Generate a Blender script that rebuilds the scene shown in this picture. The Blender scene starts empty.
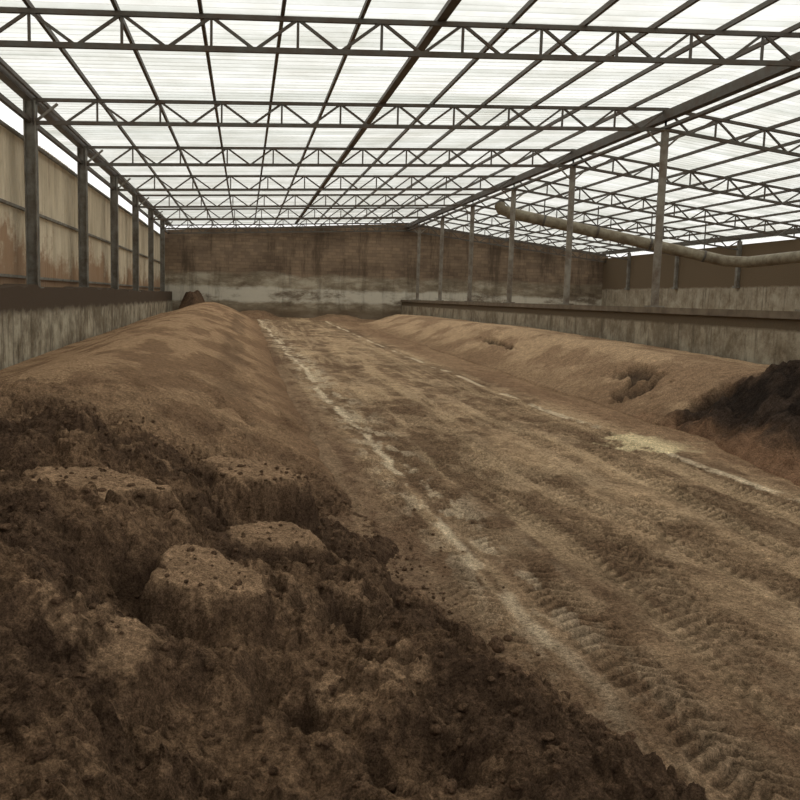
import bpy, bmesh, math, random
import numpy as np
from mathutils import Vector, Matrix
random.seed(4)
C=bpy.context
# ---------------- noise helpers ----------------
_T={}
def tab(s):
    if s not in _T:_T[s]=np.random.RandomState(s*7+11).rand(256,256).astype(np.float32)
    return _T[s]
def _h(i,j,s):return tab(s)[i&255,j&255]
def vn(x,y,s=0):
    fi=np.floor(x);fj=np.floor(y);u=(x-fi).astype(np.float32);v=(y-fj).astype(np.float32)
    i=fi.astype(np.int32)&255;j=fj.astype(np.int32)&255;i1=(i+1)&255;j1=(j+1)&255
    u=u*u*u*(u*(6*u-15)+10);v=v*v*v*(v*(6*v-15)+10)
    t=tab(s);a=t[i,j];b=t[i1,j];c=t[i,j1];d=t[i1,j1]
    return (a+(b-a)*u)*(1-v)+(c+(d-c)*u)*v
def fbm(x,y,o=5,s=0,g=.5):
    t=0;a=1;n=0
    for k in range(o):
        t=t+a*vn(x+17.3*k,y-9.1*k,s+k);n+=a;a*=g;x,y=x*1.63+y*1.2,y*1.63-x*1.2
    return (t/n).astype(np.float64)
def voro(x,y,s=0):
    fi=np.floor(x);fj=np.floor(y);x=(x-fi).astype(np.float32);y=(y-fj).astype(np.float32)
    i=fi.astype(np.int32);j=fj.astype(np.int32)
    best=np.full(x.shape,9.0,np.float32);cid=np.zeros(x.shape,np.float32)
    for di in(-1,0,1):
        for dj in(-1,0,1):
            h1=_h(i+di,j+dj,s);h2=_h(i+di,j+dj,s+7)
            d=(di+h1-x)**2+(dj+h2-y)**2
            m=d<best
            best=np.where(m,d,best);cid=np.where(m,(h1*7.31+h2*3.7)%1.0,cid)
    return np.sqrt(best),cid
def dome(d,r):
    return np.sqrt(np.clip(1-(d/r)**2,0,1))
def ss(a,b,x):
    t=np.clip((x-a)/(b-a),0,1);return t*t*(3-2*t)
def mixc(c1,c2,t):
    return c1+(c2-c1)*t[...,None]
def lin(r,g,b):
    f=lambda c:((c/255+.055)/1.055)**2.4 if c>10 else c/255/12.92
    return np.array([f(r),f(g),f(b)])
# ---------------- materials ----------------
def newmat(name):
    m=bpy.data.materials.new(name);m.use_nodes=True
    nt=m.node_tree;nt.nodes.clear()
    o=nt.nodes.new('ShaderNodeOutputMaterial')
    return m,nt,o
def N(nt,t,**k):
    n=nt.nodes.new(t)
    for a,b in k.items():setattr(n,a,b)
    return n
def noise(nt,vec,scale,detail=6,rough=.6,dist=0):
    n=N(nt,'ShaderNodeTexNoise');n.inputs['Scale'].default_value=scale
    n.inputs['Detail'].default_value=detail;n.inputs['Roughness'].default_value=rough
    n.inputs['Distortion'].default_value=dist
    nt.links.new(vec,n.inputs['Vector']);return n.outputs['Fac']
def ramp(nt,fac,stops):
    r=N(nt,'ShaderNodeValToRGB');e=r.color_ramp.elements
    while len(e)<len(stops):e.new(.5)
    for k,(p,c) in enumerate(stops):
        e[k].position=p;e[k].color=(*c,1) if len(c)==3 else c
    nt.links.new(fac,r.inputs['Fac']);return r.outputs['Color']
def mix(nt,fac,a,b,mode='MIX'):
    m=N(nt,'ShaderNodeMix',data_type='RGBA',blend_type=mode)
    for s,v in((m.inputs['Factor'],fac),(m.inputs['A'],a),(m.inputs['B'],b)):
        if hasattr(v,'is_output'):nt.links.new(v,s)
        elif isinstance(v,(int,float)):s.default_value=v
        else:s.default_value=(*v,1)
    return m.outputs['Result']
def bump(nt,h,st,dist,nrm=None):
    b=N(nt,'ShaderNodeBump');b.inputs['Strength'].default_value=st;b.inputs['Distance'].default_value=dist
    nt.links.new(h,b.inputs['Height'])
    if nrm:nt.links.new(nrm,b.inputs['Normal'])
    return b.outputs['Normal']
def finish(nt,o,col,rough=.9,nrm=None,metal=0,spec=.2):
    p=N(nt,'ShaderNodeBsdfPrincipled')
    if hasattr(col,'is_output'):nt.links.new(col,p.inputs['Base Color'])
    else:p.inputs['Base Color'].default_value=(*col,1)
    p.inputs['Roughness'].default_value=rough;p.inputs['Metallic'].default_value=metal
    p.inputs['Specular IOR Level'].default_value=spec
    if nrm:nt.links.new(nrm,p.inputs['Normal'])
    nt.links.new(p.outputs[0],o.inputs['Surface'])
def obj_vec(nt,scale=(1,1,1)):
    t=N(nt,'ShaderNodeNewGeometry')
    m=N(nt,'ShaderNodeMapping');m.inputs['Scale'].default_value=scale
    nt.links.new(t.outputs['Position'],m.inputs['Vector']);return m.outputs['Vector']
def sepz(nt):
    t=N(nt,'ShaderNodeNewGeometry');s=N(nt,'ShaderNodeSeparateXYZ')
    nt.links.new(t.outputs['Position'],s.inputs[0]);return s.outputs
def maprange(nt,v,a,b,c=0,d=1):
    m=N(nt,'ShaderNodeMapRange');nt.links.new(v,m.inputs['Value'])
    for k,x in zip(('From Min','From Max','To Min','To Max'),(a,b,c,d)):m.inputs[k].default_value=x
    return m.outputs['Result']
def math_(nt,op,a,b=0):
    m=N(nt,'ShaderNodeMath',operation=op)
    for s,v in zip(m.inputs,(a,b)):
        if hasattr(v,'is_output'):nt.links.new(v,s)
        else:s.default_value=v
    return m.outputs[0]

def soil_mat(name,fine=1.0,bs=.8,gain=1.35):
    m,nt,o=newmat(name)
    a=N(nt,'ShaderNodeAttribute');a.attribute_name='Col'
    v=obj_vec(nt)
    n1=noise(nt,v,7*fine,8,.7);n2=noise(nt,v,34*fine,7,.8);n3=noise(nt,v,120*fine,3,.7)
    g=gain
    hs=N(nt,'ShaderNodeHueSaturation');hs.inputs['Saturation'].default_value=.91
    nt.links.new(a.outputs['Color'],hs.inputs['Color'])
    c=mix(nt,1.0,hs.outputs['Color'],ramp(nt,n1,[(.3,(.68*g,.66*g,.65*g)),(.7,(1.34*g,1.31*g,1.30*g))]),'MULTIPLY')
    c=mix(nt,1.0,c,ramp(nt,n2,[(.36,(.45,.44,.43)),(.64,(1.52,1.52,1.52))]),'MULTIPLY')
    c=mix(nt,1.0,c,ramp(nt,n3,[(.34,(.58,.58,.58)),(.66,(1.42,1.42,1.42))]),'MULTIPLY')
    b=bump(nt,n3,bs,.008);b=bump(nt,n2,bs,.03,b);b=bump(nt,n1,bs*.6,.04,b)
    finish(nt,o,c,1.0,b,spec=.03);return m
M_floor=soil_mat('compacted_earth',1.0,.7,1.55)
M_pile=soil_mat('compost_soil',1.2,.95,1.58)

def steel(name,col,rust,amt=.5,rough=.6):
    m,nt,o=newmat(name);v=obj_vec(nt)
    n=noise(nt,v,3,6,.65)
    c=ramp(nt,n,[(amt-.12,col),(amt+.15,rust)])
    finish(nt,o,c,rough,bump(nt,noise(nt,v,30),.2,.01),spec=.3);return m
M_steel=steel('rusty_steel',lin(92,89,82),lin(82,68,56))
M_coll=steel('column_steel',lin(132,129,120),lin(98,88,75))
M_colr=steel('column_galvanised',lin(134,128,116),lin(98,84,70))
M_pipe=steel('duct_metal',lin(142,133,112),lin(108,95,76),.5)

def concrete(name,light,dark,zsplit,zw,topcol,j=.12,dk=.7):
    m,nt,o=newmat(name);v=obj_vec(nt);z=sepz(nt)[2]
    n=noise(nt,v,1.6,9,.75);n2=noise(nt,obj_vec(nt,(1.2,1.0,.7)),.9,8,.75)
    n4=noise(nt,obj_vec(nt,(3.5,3.5,.35)),1.6,6,.75)
    c=ramp(nt,n,[(.34,dark),(.58,light)])
    c=mix(nt,ramp(nt,n2,[(.47,(0,0,0)),(.6,(dk,dk,dk))]),c,dark)
    c=mix(nt,ramp(nt,n4,[(.52,(0,0,0)),(.66,(.75,.75,.75))]),c,tuple(dark*.55))
    k=math_(nt,'ADD',z,maprange(nt,n,.2,.8,-j,j))
    c=mix(nt,maprange(nt,k,zsplit-zw,zsplit+zw),c,topcol)
    finish(nt,o,c,.92,bump(nt,noise(nt,v,14,8,.7),.6,.03));return m
M_lw=concrete('stained_concrete_left',lin(188,178,156),lin(106,93,74),-.47,.06,lin(82,68,54),.18,.8)
M_rw=concrete('stained_concrete_right',lin(168,158,138),lin(110,97,79),-.36,.03,lin(96,83,66),.06,.8)
M_sidelow=concrete('old_concrete',lin(176,165,145),lin(128,113,92),1.05,.05,lin(108,92,72),.1,.4)

def brickmat(name):
    m,nt,o=newmat(name);g=sepz(nt)
    cx=N(nt,'ShaderNodeCombineXYZ')
    nt.links.new(math_(nt,'ADD',g[0],g[1]),cx.inputs[0]);nt.links.new(g[2],cx.inputs[1])
    b=N(nt,'ShaderNodeTexBrick');nt.links.new(cx.outputs[0],b.inputs['Vector'])
    b.inputs['Scale'].default_value=1;b.inputs['Brick Width'].default_value=.5;b.inputs['Row Height'].default_value=.2
    b.inputs['Mortar Size'].default_value=.015
    b.inputs['Color1'].default_value=(*lin(140,121,101),1);b.inputs['Color2'].default_value=(*lin(121,104,88),1)
    b.inputs['Mortar'].default_value=(*lin(116,100,85),1)
    v=obj_vec(nt,(.35,.35,.5));n=noise(nt,v,1.0,8,.7)
    c=mix(nt,1.0,b.outputs['Color'],ramp(nt,n,[(.35,(.66,.64,.62)),(.68,(1.35,1.33,1.28))]),'MULTIPLY')
    n5=noise(nt,obj_vec(nt,(1.1,1.1,.16)),1.3,7,.75)
    c=mix(nt,ramp(nt,n5,[(.50,(0,0,0)),(.68,(.6,.6,.6))]),c,lin(72,60,49))
    n3=noise(nt,obj_vec(nt,(.35,.35,.9)),1.3,9,.75)
    pl=ramp(nt,n3,[(.36,lin(100,88,72)),(.5,lin(146,135,115)),(.64,lin(196,187,166))])
    z=g[2];k=math_(nt,'ADD',z,maprange(nt,n,.2,.8,-.25,.25))
    c=mix(nt,maprange(nt,k,1.4,1.2,0,.75),c,pl)
    w1=maprange(nt,k,-.45,-.3);w2=maprange(nt,k,.55,.4)
    ws=math_(nt,'MULTIPLY',math_(nt,'MULTIPLY',w1,w2),maprange(nt,n3,.38,.5,.1,.85))
    c=mix(nt,ws,c,lin(208,201,184))
    c=mix(nt,ramp(nt,n5,[(.52,(0,0,0)),(.66,(.45,.45,.45))]),c,lin(84,72,58))
    c=mix(nt,maprange(nt,k,-.6,-.9,0,.7),c,lin(104,88,70))
    finish(nt,o,c,.92,bump(nt,b.outputs['Fac'],.3,-.01));return m
M_brick=brickmat('brick_wall')

def roofmat():
    m,nt,o=newmat('translucent_roof_sheet')
    v=obj_vec(nt,(.08,2.4,1));n=noise(nt,v,1.0,3,.7)
    n2=noise(nt,obj_vec(nt),.6,6,.7)
    c=ramp(nt,n,[(.32,(.66,.68,.64)),(.66,(.98,.98,.96))])
    c=mix(nt,1.0,c,ramp(nt,n2,[(.3,(.80,.79,.75)),(.6,(1,1,1))]),'MULTIPLY')
    t=N(nt,'ShaderNodeBsdfTranslucent');nt.links.new(c,t.inputs['Color'])
    tr=N(nt,'ShaderNodeBsdfTransparent');nt.links.new(c,tr.inputs['Color'])
    s=N(nt,'ShaderNodeMixShader');s.inputs[0].default_value=.4
    nt.links.new(t.outputs[0],s.inputs[1]);nt.links.new(tr.outputs[0],s.inputs[2])
    nt.links.new(s.outputs[0],o.inputs['Surface']);return m
M_roof=roofmat()
def sheetmat():
    m,nt,o=newmat('weathered_cladding_sheet')
    z=sepz(nt)[2];n=noise(nt,obj_vec(nt,(1,1.2,.25)),1.5,7,.7);n2=noise(nt,obj_vec(nt,(1,.8,.8)),.8,7,.7)
    c=ramp(nt,n,[(.3,lin(184,170,144)),(.7,lin(232,219,194))])
    k=math_(nt,'ADD',z,maprange(nt,n2,.25,.75,1.2,-1.2))
    c=mix(nt,maprange(nt,k,1.25,.65,0,.8),c,lin(150,114,84))
    rs=noise(nt,obj_vec(nt,(1,5,.3)),1.2,5,.7)
    c=mix(nt,ramp(nt,rs,[(.55,(0,0,0)),(.72,(.6,.6,.6))]),c,lin(142,112,86))
    finish(nt,o,c,.8,None);return m
M_sheet=sheetmat()
# ---------------- mesh helpers ----------------
def mesh_obj(name,verts,faces,mat,smooth=False):
    me=bpy.data.meshes.new(name);me.from_pydata(verts,[],faces);me.update()
    ob=bpy.data.objects.new(name,me);C.collection.objects.link(ob);me.materials.append(mat)
    if smooth:me.polygons.foreach_set('use_smooth',[True]*len(me.polygons))
    return ob
def grid_obj(name,X,Y,Z,col,mat,flip=False):
    ny,nx=X.shape
    me=bpy.data.meshes.new(name)
    me.vertices.add(nx*ny)
    me.vertices.foreach_set('co',np.stack([X,Y,Z],-1).astype(np.float32).ravel())
    idx=np.arange(nx*ny).reshape(ny,nx)
    q=np.stack([idx[:-1,:-1],idx[:-1,1:],idx[1:,1:],idx[1:,:-1]],-1).reshape(-1,4)
    me.loops.add(q.size);me.loops.foreach_set('vertex_index',q.ravel().astype(np.int32))
    me.polygons.add(len(q));me.polygons.foreach_set('loop_start',(np.arange(len(q))*4).astype(np.int32))
    me.update(calc_edges=True)
    me.polygons.foreach_set('use_smooth',np.ones(len(q),dtype=bool))
    if col is not None:
        a=me.attributes.new('Col','FLOAT_COLOR','POINT')
        a.data.foreach_set('color',np.concatenate([col,np.ones(col.shape[:2]+(1,))],-1).astype(np.float32).ravel())
    me.materials.append(mat);ob=bpy.data.objects.new(name,me);C.collection.objects.link(ob)
    return ob
class B:
    def __init__(s):s.v=[];s.f=[]
    def box(s,x0,x1,y0,y1,z0,z1):
        n=len(s.v);s.v+=[(x,y,z) for x in(x0,x1) for y in(y0,y1) for z in(z0,z1)]
        s.f+=[tuple(n+k for k in q) for q in((0,1,3,2),(4,6,7,5),(0,4,5,1),(2,3,7,6),(0,2,6,4),(1,5,7,3))]
    def beam(s,p,q,w,h,up=Vector((0,0,1))):
        p=Vector(p);q=Vector(q);d=(q-p).normalized()
        if abs(d.dot(up))>.99:up=Vector((0,1,0))
        a=d.cross(up).normalized();b=a.cross(d).normalized()
        n=len(s.v)
        for e in(p,q):
            for i,j in((-1,-1),(1,-1),(1,1),(-1,1)):s.v.append(tuple(e+a*i*w/2+b*j*h/2))
        s.f+=[(n,n+1,n+2,n+3),(n+4,n+7,n+6,n+5)]+[(n+k,n+4+k,n+4+(k+1)%4,n+(k+1)%4) for k in range(4)]
    def tube(s,p,q,r,k=14):
        p=Vector(p);q=Vector(q);d=(q-p).normalized();up=Vector((0,0,1))
        if abs(d.dot(up))>.99:up=Vector((0,1,0))
        a=d.cross(up).normalized();b=a.cross(d);n=len(s.v)
        for e in(p,q):
            for i in range(k):
                t=2*math.pi*i/k;s.v.append(tuple(e+a*math.cos(t)*r+b*math.sin(t)*r))
        s.f+=[(n+i,n+(i+1)%k,n+k+(i+1)%k,n+k+i) for i in range(k)]
        s.f+=[tuple(n+i for i in range(k))[::-1],tuple(n+k+i for i in range(k))]
    def done(s,name,mat,smooth=False):return mesh_obj(name,s.v,s.f,mat,smooth)
# ---------------- world constants ----------------
YF=54.0; XL=-4.45; XR=9.9; XE=23.0
def fz(y):return -2.0+.7*np.clip(y,0,54)/54
def roofz(x):   # top chord height
    if x<=XR:return 3.99+(x-XL)*(4.74-3.99)/(XR-XL)
    return 4.74-.11*(x-XR)
def rows(y0,n,y1=53.95,yb=-4):
    g=y0*np.exp(np.linspace(0,math.log(y1/y0),n))
    return np.concatenate([np.linspace(yb,y0,30)[:-1],g])
# ---------------- floor ----------------
ys=rows(2.2,900)
xs=np.concatenate([np.linspace(-4.7,.4,20)[:-1],np.linspace(.4,6.6,560)[:-1],np.linspace(6.6,10.2,40)])
X,Y=np.meshgrid(xs,ys)
Z=fz(Y)+.07*(fbm(X*.8,Y*.5,4,3)-.5)+.03*(fbm(X*5,Y*5,4,11)-.5)
ls=1.85-.022*Y
tread=np.zeros_like(X);trm=np.zeros_like(X);rut=np.zeros_like(X)
wob=.06*(vn(X*6,Y*6,90)-.5)
for k,(x0,sl,ph,w,am) in enumerate([(2.15,-.03,0,.19,.9),(2.7,-.005,.3,.19,.9),(3.2,-.028,.1,.2,1),(3.8,.012,.2,.19,.9),(4.35,.01,.05,.2,1),(4.9,-.01,.05,.2,.9),(5.5,-.03,.4,.2,1),(2.4,.06,.15,.2,.8),(1.5,.0,.2,.2,.7),(3.5,-.12,.3,.22,.8),(4.6,-.16,.1,.2,.8)]):
    xc=x0+sl*Y+.06*np.sin(Y*.35+k);d=(X-xc)
    m0=ss(w+.03,w-.06,np.abs(d)+.1*(fbm(X*3,Y*3,3,300+k)-.5))
    rut=np.maximum(rut,m0*ss(.3,.5,fbm(X*.8+k*3,Y*.2,3,350+k)))
    m=m0*ss(.36,.5,fbm(X*1.6+k*5,Y*.8,4,20+k))*am
    lug=ss(-.25,.45,np.sin(2*math.pi*(Y+ph+np.sign(d)*.045+np.abs(d)*.65+wob)/.11))
    h=-.022+.030*lug*(.5+1.0*vn(X*7,Y*7,95))
    tread=tread*(1-m)+h*m;trm=np.maximum(trm,m)
fade=ss(26,7,Y)
Z=Z+tread*fade-.015*rut
d5,c5=voro(X*9,Y*9,78);d6,c6=voro(X*22,Y*22,79)
loose=ss(.4,.6,fbm(X*.9,Y*.6,3,8))
Z+=(.03*dome(d5,.45)*ss(.8,.95,c5)*loose+.014*dome(d6,.5)*ss(.5,.8,c6)*(.3+.7*loose))*fade
big=fbm(X*.55,Y*.3,5,31);fine=fbm(X*6,Y*3,4,41)
cb=mixc(lin(98,78,58)[None,None],lin(142,119,90)[None,None],ss(.35,.66,big*.6+fine*.4))
cb=mixc(cb,lin(84,66,48)[None,None],ss(.50,.68,fbm(X*1.3,Y*1.0,5,55))*.7)
cb=mixc(cb,lin(92,73,54)[None,None],rut*.45)
streak=fbm(X*5,Y*.3,5,61)
cb=mixc(cb,lin(154,132,101)[None,None],ss(.53,.71,streak)*.5)
dust=ss(.54,.66,fbm(X*3.2,Y*1.5,6,64))
cb=mixc(cb,lin(158,136,106)[None,None],dust*.35*ss(5.5,4,X))
st=ss(.085,.02,np.abs(X-ls-.05*np.sin(Y*.7)-.12*(fbm(X*0,Y*2,3,70)-.5)))*ss(.36,.52,fbm(X*4,Y*1.6,4,71))
st2=ss(.55,.1,np.abs(X-ls-.12))*ss(.48,.62,fbm(X*7,Y*2.8,5,73))
rs=4.5+1.8*np.exp(-Y/14)
st3=ss(.09,.03,np.abs(X-rs))*ss(.38,.54,fbm(X*3,Y*1.3,4,75))
cb=mixc(cb,lin(184,168,140)[None,None],np.clip(st*.75*ss(2.5,6,Y)+st2*.45*ss(1.5,6,Y)+st3*.65,0,.82))
spill=ss(.60,.38,np.sqrt(((X-5.5)/1.0)**2+((Y-11.0)/1.0)**2)*.8+.9*(fbm(X*3,Y*3,5,81)-.5))
cb=mixc(cb,lin(200,184,142)[None,None],spill*.7)
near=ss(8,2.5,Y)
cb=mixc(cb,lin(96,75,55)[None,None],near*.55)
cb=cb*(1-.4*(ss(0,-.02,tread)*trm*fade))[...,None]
outer=ss(rs+.1,rs+.7,X)
cb=mixc(cb,lin(110,85,62)[None,None],outer*.7)
cb=mixc(cb,lin(92,71,53)[None,None],ss(ls-.1,ls-.6,X)*.6)
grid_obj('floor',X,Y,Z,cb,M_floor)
xs2=np.linspace(10.2,XE+.3,40);ys2=np.linspace(-4,53.95,80);X2,Y2=np.meshgrid(xs2,ys2)
Z2=fz(Y2)+.08*(fbm(X2*.6,Y2*.6,4,5)-.5)
grid_obj('floor_side_bay',X2,Y2,Z2,np.ones(X2.shape+(1,))*lin(104,84,64),M_floor)
mesh_obj('ground',[(-120,-80,-2.15),(140,-80,-2.15),(140,160,-2.15),(-120,160,-2.15)],[(0,1,2,3)],M_sidelow)

# ---------------- left compost pile ----------------
ys=rows(1.3,980,49.2,-3)
xs=np.concatenate([np.linspace(-4.24,-2.2,50)[:-1],np.linspace(-2.2,2.6,600)])
X,Y=np.meshgrid(xs,ys)
xt=np.interp(Y,[-3,0,2,3.3,4.2,5.3,7,9.9,15,28,54],[2.5,2.35,2.0,1.75,1.35,1.1,1.15,1.0,.85,.8,.75])
xt=xt+.5*(fbm(X*.7,Y*.9,5,101)-.5)*ss(14,6,Y)*2+.18*(fbm(X*0,Y*.5,3,102)-.5)
xc=-1.75+.25*(vn(Y*.25,Y*0,5)-.5)
t=np.clip((xt-X)/(xt-xc),0,1)
Hh=1.0+.10*(vn(Y*.3,Y*0,9)-.5)+.08*ss(7,3,Y)
Hh=Hh*ss(49.2,46,Y)
prof=1-(1-t)**1.55
prof=prof*.75+.25*ss(0,1,t)
tb=np.clip((X+4.4)/(xc+4.4),0,1)
back=.35+.65*ss(0,1,tb)
P=np.where(X>xc,prof,back)
rough=np.clip(ss(10.0,6.5,Y+2.2*(fbm(X*1.0,Y*1.0,4,111)-.5)),0,1)
rough=np.maximum(rough,.45*ss(.5,.62,fbm(X*1.5,Y*.6,3,112))*ss(.75,.4,t)*ss(24,10,Y))
n1=fbm(X*1.0,Y*1.0,4,120);n2=fbm(X*2.7,Y*2.7,5,121);n3=fbm(X*11,Y*11,4,122)
wx=.45*(n3-.5);wy=.45*(fbm(X*11,Y*11,3,123)-.5)
d1,c1=voro(X*3.6+wx*2,Y*3.6+wy*2,130);d2,c2=voro(X*8+wx*2,Y*8+wy*2,131);d3,c3=voro(X*17+wx,Y*17+wy,132);d4,c4=voro(X*34,Y*34,133)
edge=ss(.0,.12,t)
n1t=n1*7;fl=np.floor(n1t);n1t=(fl+ss(.15,.85,n1t-fl))/7
bil=np.abs(fbm(X*2.2,Y*2.2,5,125)-.5)*2
slab=ss(.50,.40,d1)*ss(.45,.6,c1)      # broken flat crust slabs
slab2=ss(.48,.36,d2)*ss(.5,.65,c2)
lump=.40*(n1-.5)+.15*(n1t-.5)+.14*(n2-.5)+.06*(n3-.5)+.15*(bil-.15)
lump+=.045*slab+.024*slab2+.02*dome(d2,.55)*ss(.3,.5,1-c2)+.018*dome(d3,.55)*ss(.2,.6,c3)+.010*dome(d4,.55)*ss(.2,.5,c4)-.06
Z=fz(Y)+Hh*P+edge*rough*lump+(.02*(n2-.5)+.03*(n1-.5)+.015*(n3-.5))*edge
def plate(px,py,r,tz,s,rx=1):
    global Z
    rr=np.sqrt(((X-px)/rx)**2+(Y-py)**2)+.7*r*(fbm(X*4,Y*4,5,s)-.5)*2
    m=ss(r*1.1,r*.65,rr)
    Zt=tz+.10*(Y-py)-.12*(X-px)+.04*(fbm(X*7,Y*7,5,s+1)-.5)+.006*dome(d4,.55)*ss(.3,.6,c4)
    Z=Z*(1-m)+np.maximum(Z,Zt)*m
    return ss(.5,1,m)*.95
pm=plate(-.13,3.52,.25,-1.13,140,1.15)
pm=np.maximum(pm,plate(-.42,2.88,.22,-1.14,150,1.2))
pm=np.maximum(pm,plate(.22,4.95,.24,-1.37,160,1.4))
pm=np.maximum(pm,plate(-.8,4.7,.35,-1.0,170,1.2))
pm=np.maximum(pm,plate(.1,6.3,.38,-1.27,190,1.2))
pm=np.maximum(pm,plate(.5,3.1,.2,-1.5,195,1.2))
for gx,gy,r,dp in[(.5,3.95,.28,.2),(.12,3.0,.22,.14),(-.5,3.45,.22,.13),(.0,2.2,.3,.14),(.6,2.6,.2,.1),(-.15,5.4,.3,.14),(-.9,6.2,.4,.16),(-1.5,7.2,.45,.16),(.5,5.3,.25,.16),(.8,4.4,.18,.1)]:
    q=np.sqrt((X-gx)**2+((Y-gy)*.8)**2)+.6*r*(n2-.5)*2+.3*r*(n3-.5)
    Z-=dp*ss(r,r*.3,q)*(1-pm*.9)
Z=np.where(t<=0,fz(Y)-.12,np.maximum(Z,fz(Y)-.12))
Z=Z-.10*(1-ss(0,.05,t))
dry=lin(142,115,85)[None,None];dark=lin(76,59,44)[None,None]
cc=mixc(dry,lin(116,91,66)[None,None],ss(.4,.65,fbm(X*2,Y*.9,5,190)))
cd=mixc(dark,lin(108,85,62)[None,None],ss(.44,.66,fbm(X*2.0,Y*2.0,5,191)))
cd=mixc(cd,lin(126,101,75)[None,None],np.clip(slab*ss(.5,.65,fbm(X*1.5,Y*1.5,3,196))*.75+slab2*.25,0,1))
cc=mixc(cc,cd,rough)
cc=mixc(cc,lin(142,115,86)[None,None],pm*.8)
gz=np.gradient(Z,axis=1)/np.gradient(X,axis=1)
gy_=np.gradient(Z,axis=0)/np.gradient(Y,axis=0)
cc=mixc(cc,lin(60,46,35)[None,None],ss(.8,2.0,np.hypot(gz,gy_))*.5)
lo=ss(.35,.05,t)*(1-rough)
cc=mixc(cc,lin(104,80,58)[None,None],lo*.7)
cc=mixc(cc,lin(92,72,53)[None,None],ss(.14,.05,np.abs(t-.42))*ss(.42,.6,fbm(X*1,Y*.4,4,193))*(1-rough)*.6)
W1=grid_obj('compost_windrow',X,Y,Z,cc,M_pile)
ZL=(xs,ys,Z)
# ---------------- right compost pile ----------------
ys=rows(4.0,520,49.2,2.0)
xs=np.linspace(5.3,9.58,270)
X,Y=np.meshgrid(xs,ys)
xt=6.25-.012*(Y-20)+.5*(fbm(X*.4,Y*.6,4,201)-.5)*ss(26,10,Y)+.15*(fbm(X*0,Y*.5,3,202)-.5)-.5*ss(11.5,9,Y)
xc=8.0+.2*(vn(Y*.3,Y*0,15)-.5)
t=np.clip((X-xt)/(xc-xt),0,1)
Hh=(.88-.25*ss(25,50,Y))*ss(49.2,45,Y)+.06*(vn(Y*.35,Y*0,16)-.5)
P=.5*ss(0,1,t)+.5*t
bk=np.clip((X-xc)/(9.7-xc),0,1)
P=np.where(X>xc,1-.08*bk,P)
n1=fbm(X*1.2,Y*1.2,5,220);n2=fbm(X*3.5,Y*3.5,5,221);n3=fbm(X*10,Y*10,3,222);d2,c2=voro(X*5+n3,Y*5+n2,231);d3,c3=voro(X*12,Y*12,232)
edge=ss(0,.15,t)
rough=ss(12.8,12.0,Y+1.8*(n1-.5)+.5*(X-7.5))
Z=fz(Y)+Hh*P+edge*(.05*(n1-.5)+.03*(n2-.5)+.015*(n3-.5)+rough*(.34*(n1-.45)+.18*(n2-.5)+.08*dome(d2,.55)*ss(.5,.9,c2)+.03*dome(d3,.5)*ss(.4,.8,c3)))
Z+=.14*ss(1,.3,np.sqrt(((X-8.0)/1.0)**2+((Y-11.2)/1.3)**2))
bite=np.zeros_like(X)
for gx,gy,rx,ry,dp in[(6.95,14.6,.42,.8,.26),(7.35,15.4,.3,1.1,.18),(7.25,24.5,.12,1.8,.18),(7.1,12.4,.5,.35,.2)]:
    q=np.sqrt(((X-gx)/rx)**2+((Y-gy)/ry)**2)+1.5*(n2-.5)+.9*(n1-.5)
    m=ss(1,.45,q);bite=np.maximum(bite,m);Z-=dp*m
Z=np.where(t<=0,fz(Y)-.12,np.maximum(Z,fz(Y)-.1))
Z=Z-.10*(1-ss(0,.06,t))
cc=mixc(lin(150,125,95)[None,None],lin(124,100,75)[None,None],ss(.4,.65,fbm(X*1.5,Y*.8,5,290)))
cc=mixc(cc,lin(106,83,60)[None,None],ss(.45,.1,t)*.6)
darkz=rough*ss(6.3,7.0,X+.8*(n2-.5))
cc=mixc(cc,lin(112,83,60)[None,None],rough*.8)
cc=mixc(cc,mixc(lin(30,26,23)[None,None],lin(52,43,36)[None,None],ss(.45,.65,n2)),np.clip(darkz*.97,0,1))
cc=mixc(cc,lin(48,39,32)[None,None],bite*.85)
grid_obj('compost_windrow',X,Y,Z,cc,M_pile)
def heap(name,cx,cy,rx,ry,h,s,c1,c2):
    u=np.linspace(-1,1,70);U,V=np.meshgrid(u,u);X=cx+U*rx;Y=cy+V*ry
    r=np.sqrt(U*U+V*V);Z=fz(Y)-.1+h*ss(1,.15,r)*(.75+.5*fbm(X*2,Y*2,4,s))
    grid_obj(name,X,Y,Z,mixc(c1[None,None],c2[None,None],fbm(X*3,Y*3,4,s+3)),M_pile)
heap('soil_heap',-2.9,51.5,1.3,1.9,1.5,300,lin(60,48,38),lin(90,70,52))
heap('soil_heap',.6,51.4,2.1,1.9,.55,310,lin(84,66,50),lin(120,95,70))
heap('soil_heap',5.4,51.5,2.6,1.9,.4,320,lin(90,72,54),lin(130,104,78))
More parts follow.
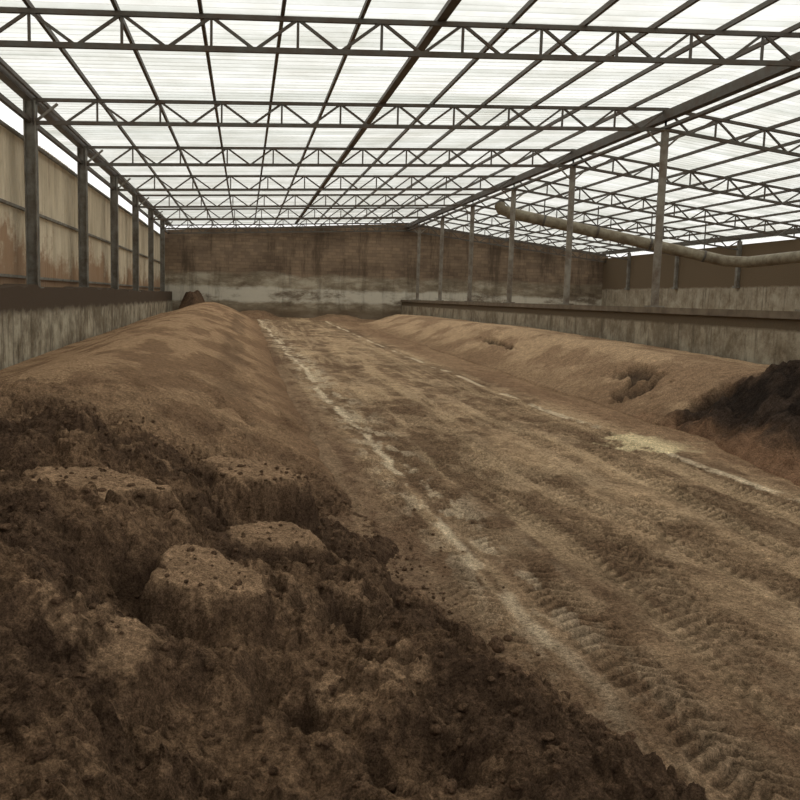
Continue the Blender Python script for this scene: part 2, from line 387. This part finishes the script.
# ---------------- scattered clods ----------------
def pile_z(x,y):
    xs_,ys_,Z_=ZL;i=np.searchsorted(ys_,y);j=np.searchsorted(xs_,x)
    i=min(max(i,0),len(ys_)-1);j=min(max(j,0),len(xs_)-1)
    return max(Z_[i,j],float(fz(np.array(y))))
bm=bmesh.new();bmesh.ops.create_icosphere(bm,subdivisions=2,radius=1)
bv=np.array([v.co[:] for v in bm.verts]);bf=np.array([[v.index for v in f.verts] for f in bm.faces]);bm.free()
rg=np.random.RandomState(5);CV=[];CF=[]
def clod(x,y,r):
    z=pile_z(x,y)+r*.2;a=rg.rand()*6.28
    p=bv*(1+rg.uniform(-.17,.17,(len(bv),1)))+rg.uniform(-.08,.08,bv.shape)
    p=p*np.array([rg.uniform(.8,1.3),rg.uniform(.7,1.1),rg.uniform(.5,.85)])*r
    q=p.copy();q[:,0]=p[:,0]*math.cos(a)-p[:,1]*math.sin(a);q[:,1]=p[:,0]*math.sin(a)+p[:,1]*math.cos(a)
    CF.append(bf+len(bv)*len(CV));CV.append(q+np.array([x,y,z]))
for x,y,r in[(1.42,4.55,.05),(1.52,4.65,.03),(1.22,4.1,.055),(1.3,4.0,.035),(1.48,3.65,.035),(1.12,4.95,.03),(.78,5.1,.04),(1.35,3.2,.035),(1.75,3.5,.03),(1.6,2.9,.03)]:clod(x,y,r)
for k in range(3000):
    clod(rg.uniform(-1.5,1.3),rg.uniform(1.4,8),rg.choice([.005,.006,.008,.01,.012,.014,.018])*rg.uniform(.7,1.3))
for k in range(140):
    clod(rg.normal(1.15,.3),rg.uniform(2.2,9),rg.uniform(.006,.015))
me=bpy.data.meshes.new('soil_clods');me.from_pydata(np.concatenate(CV).tolist(),[],np.concatenate(CF).tolist());me.update()
me.polygons.foreach_set('use_smooth',[True]*len(me.polygons))
a=me.attributes.new('Col','FLOAT_COLOR','POINT')
cl=np.ones((len(me.vertices),4),np.float32);cl[:,:3]=lin(90,70,52);a.data.foreach_set('color',cl.ravel())
me.materials.append(M_pile);oc=bpy.data.objects.new('soil_clods',me);C.collection.objects.link(oc);oc.parent=W1

# ---------------- low concrete walls ----------------
def rough_wall(name,x0,x1,y0,y1,zt,mat,s,amp=.05):
    n=260;v=[];f=[]
    yy=np.linspace(y0,y1,n)
    zt_=zt+amp*(fbm(yy*1.2,yy*0,5,s)-.5)*2
    for i in range(n):
        for (x,z) in((x0,-2.1),(x0,zt_[i]),(x1,zt_[i]),(x1,-2.1)):v.append((x,yy[i],z))
    for i in range(n-1):
        for k in range(4):f.append((4*i+k,4*i+(k+1)%4,4*i+4+(k+1)%4,4*i+4+k))
    f+=[(0,1,2,3)[::-1],tuple(4*(n-1)+k for k in range(4))]
    return mesh_obj(name,v,f,mat)
rough_wall('wall_left_concrete',-4.8,-4.3,-6,YF,.05,M_lw,401,.09)
rough_wall('wall_divider_concrete',9.7,10.15,4,YF,-.14,M_rw,402,.01)
b=B();b.box(9.62,10.25,4,YF-.02,-.14,.0)
b.done('wall_divider_coping',steel('coping_dirt',lin(116,103,86),lin(90,77,62)))
def gt(x):return roofz(x)-.02
prof=[(-4.8,-2.1),(XE+.3,-2.1),(XE+.3,gt(XE)-.1),(XR,gt(XR)),(-4.8,gt(-4.8)-.25)]
v=[(x,YF,z) for x,z in prof]+[(x,YF+.3,z) for x,z in prof]
mesh_obj('wall_back',v,[(0,1,2,3,4),(9,8,7,6,5)]+[(i,i+5,(i+1)%5+5,(i+1)%5) for i in range(5)],M_brick)
b=B();b.box(XE,XE+.3,4,YF,-2.1,3.05);b.done('wall_right',M_sidelow)
# ---------------- left corrugated cladding ----------------
def cladding():
    v=[];f=[]
    n=int((YF+6)/.04)
    for z0,z1,x in [(.02,1.75,-4.86),(1.72,3.36,-4.9)]:
        base=len(v)
        for i in range(n+1):
            y=-6+i*.04
            dx=.03*math.sin(2*math.pi*y/.24)
            tz=z1+(.05*math.sin(math.floor(y/1.0)*12.9) if z1>3 else 0)
            v.append((x+dx,y,z0));v.append((x+dx,y,tz))
        for i in range(n):
            f.append((base+2*i,base+2*i+2,base+2*i+3,base+2*i+1))
    return mesh_obj('wall_left_cladding',v,f,M_sheet,True)
cladding()
b=B()
for z in(.25,1.72,3.25):b.box(-4.82,-4.75,-6,YF,z-.03,z+.03)
b.done('cladding_rail',M_coll)
# ---------------- columns ----------------
for k in range(-3,7):
    y=14+6*k
    b=B();w=.12;x=XL-.05;zt=roofz(XL)-.06
    b.box(x-w,x-w+.025,y-.11,y+.11,.0,zt);b.box(x+w-.025,x+w,y-.11,y+.11,.0,zt);b.box(x-w,x+w,y-.012,y+.012,.0,zt)
    b.box(x-.18,x+.18,y-.18,y+.18,-.02,.04)
    b.beam((x,y,zt-.5),(x+.55,y,zt-.02),.05,.05)
    b.done('steel_column',M_coll)
for k in range(0,7):
    y=14+6*k
    b=B();zt=roofz(XR)-.52
    b.tube((XR,y,0.03),(XR,y,zt),.095,16);b.box(XR-.18,XR+.18,y-.18,y+.18,0.001,.035)
    b.box(XR-.14,XR+.14,y-.14,y+.14,zt-.02,zt)
    for s in(-1,1):b.beam((XR,y,zt-.45),(XR+s*.5,y,zt+.0),.04,.04)
    b.done('support_post',M_colr)
for k in range(0,7):
    y=14+6*k
    b=B();b.box(XE-.16,XE-.005,y-.1,y+.1,1.1,roofz(XE)-.1);b.box(XE-.22,XE-.005,y-.15,y+.15,1.0,1.12)
    b.done('wall_post',M_coll)
# ---------------- trusses ----------------
def truss(y):
    b=B();D=.5
    def bay(x0,x1,n):
        P=[x0+(x1-x0)*i/n for i in range(n+1)]
        T=[Vector((x,y,roofz(x)-.03)) for x in P];L=[Vector((x,y,roofz(x)-D)) for x in P]
        b.beam(T[0],T[-1],.07,.07);b.beam(L[0],L[-1],.07,.08)
        for i in range(n+1):
            if i%2==0:b.beam(T[i],L[i],.04,.04)
        for i in range(n):
            if i%2==0:b.beam(T[i],L[i+1],.045,.045)
            else:b.beam(L[i],T[i+1],.045,.045)
    bay(XL,XR,22);bay(XR,XE-.05,20)
    b.done('roof_truss',M_steel)
for k in range(-3,7):truss(14+6*k)
truss(53.6)
# ---------------- purlins ----------------
b=B()
x=XL+.1
while x<XE:
    z=roofz(x)+.045;w=.055
    b.box(x-w/2,x+w/2,-8,YF,z-.04,z+.04)
    x+=1.22
b.box(2.96,3.1,-8,YF,roofz(3)+.02,roofz(3)+.09)
b.done('roof_purlins',M_steel)
b=B()
b.box(XR-.09,XR+.09,-8,YF,roofz(XR)-.30,roofz(XR)-.08)
b.box(XR-.06,XR+.06,-8,YF,roofz(XR)-.5,roofz(XR)-.43)
b.done('ridge_beam',M_steel)
b=B()
b.box(XL-.2,XL-.02,-8,YF,roofz(XL)-.03,roofz(XL)+.13);b.box(XL-.12,XL-.04,-8,YF,roofz(XL)-.5,roofz(XL)-.4)
b.done('eave_beam',M_steel)
b=B();b.box(XE-.15,XE,-8,YF,roofz(XE)-.03,roofz(XE)+.12);b.done('eave_beam',M_steel)
# ---------------- roof sheets ----------------
step=.045;n=int((YF+8.5)/step)
yy=-8+np.arange(n+1)*step
xsr=np.array([-5.3,0,5,XR,15,20,XE+.7])
Xr,Yr=np.meshgrid(xsr,yy)
Zr=np.vectorize(roofz)(Xr)+.115+.022*np.sin(2*math.pi*Yr/.27)
grid_obj('ceiling',Xr,Yr,Zr,None,M_roof)
# ---------------- duct ----------------
cu=bpy.data.curves.new('ventilation_duct','CURVE');cu.dimensions='3D';cu.bevel_depth=.235;cu.bevel_resolution=6;cu.use_fill_caps=True
pts=[(10.6,36.2,4.12),(10.65,36.1,3.92),(11.1,36,3.76),(15.5,35.2,2.92),(20.0,34.2,2.03),(20.7,33.6,1.98),(21.0,31,2.08),(21.1,26,2.15),(21.1,18,2.25)]
sp=cu.splines.new('POLY');sp.points.add(len(pts)-1)
for p,q in zip(sp.points,pts):p.co=(*q,1)
cu.materials.append(M_pipe);ob=bpy.data.objects.new('ventilation_duct',cu);C.collection.objects.link(ob)
b=B()
for t in(.15,.4,.65,.9):
    x=11.1+(20-11.1)*t;y=36+(34.2-36)*t;z=3.76+(2.03-3.76)*t
    b.box(x-.02,x+.02,y-.02,y+.02,z+.2,roofz(x)-.05)
    b.tube((x-.04,y+.01,z+.01),(x+.04,y-.01,z-.01),.255,18)
h=b.done('duct_hangers',M_steel);h.parent=ob
# ---------------- light ----------------
w=bpy.data.worlds.new('World');C.scene.world=w;w.use_nodes=True
bg=w.node_tree.nodes['Background'];bg.inputs[0].default_value=(1.0,.99,.965,1);bg.inputs[1].default_value=1.2
sl=bpy.data.lights.new('sun','SUN');sl.energy=.5;sl.angle=math.radians(45);sl.color=(1,.97,.92)
so=bpy.data.objects.new('sun',sl);C.collection.objects.link(so)
so.rotation_euler=Vector((-.35,.55,1)).to_track_quat('Z','Y').to_euler()
# ---------------- camera ----------------
f=867.0
cam=bpy.data.cameras.new('camera');co=bpy.data.objects.new('camera',cam);C.collection.objects.link(co)
cam.sensor_width=36;cam.lens=36*f/800;cam.clip_end=500;cam.clip_start=.05
d=Vector((-155,105,-f)).normalized();r=math.radians(1.7)
ux,uy=math.sin(r),math.cos(r);uz=-(d.x*ux+d.y*uy)/d.z
u=Vector((ux,uy,uz)).normalized();xv=d.cross(u)
M=Matrix((xv,d,u)).to_4x4()
co.matrix_world=M
C.scene.camera=co
C.scene.view_settings.view_transform='Standard'
C.scene.view_settings.look='None'
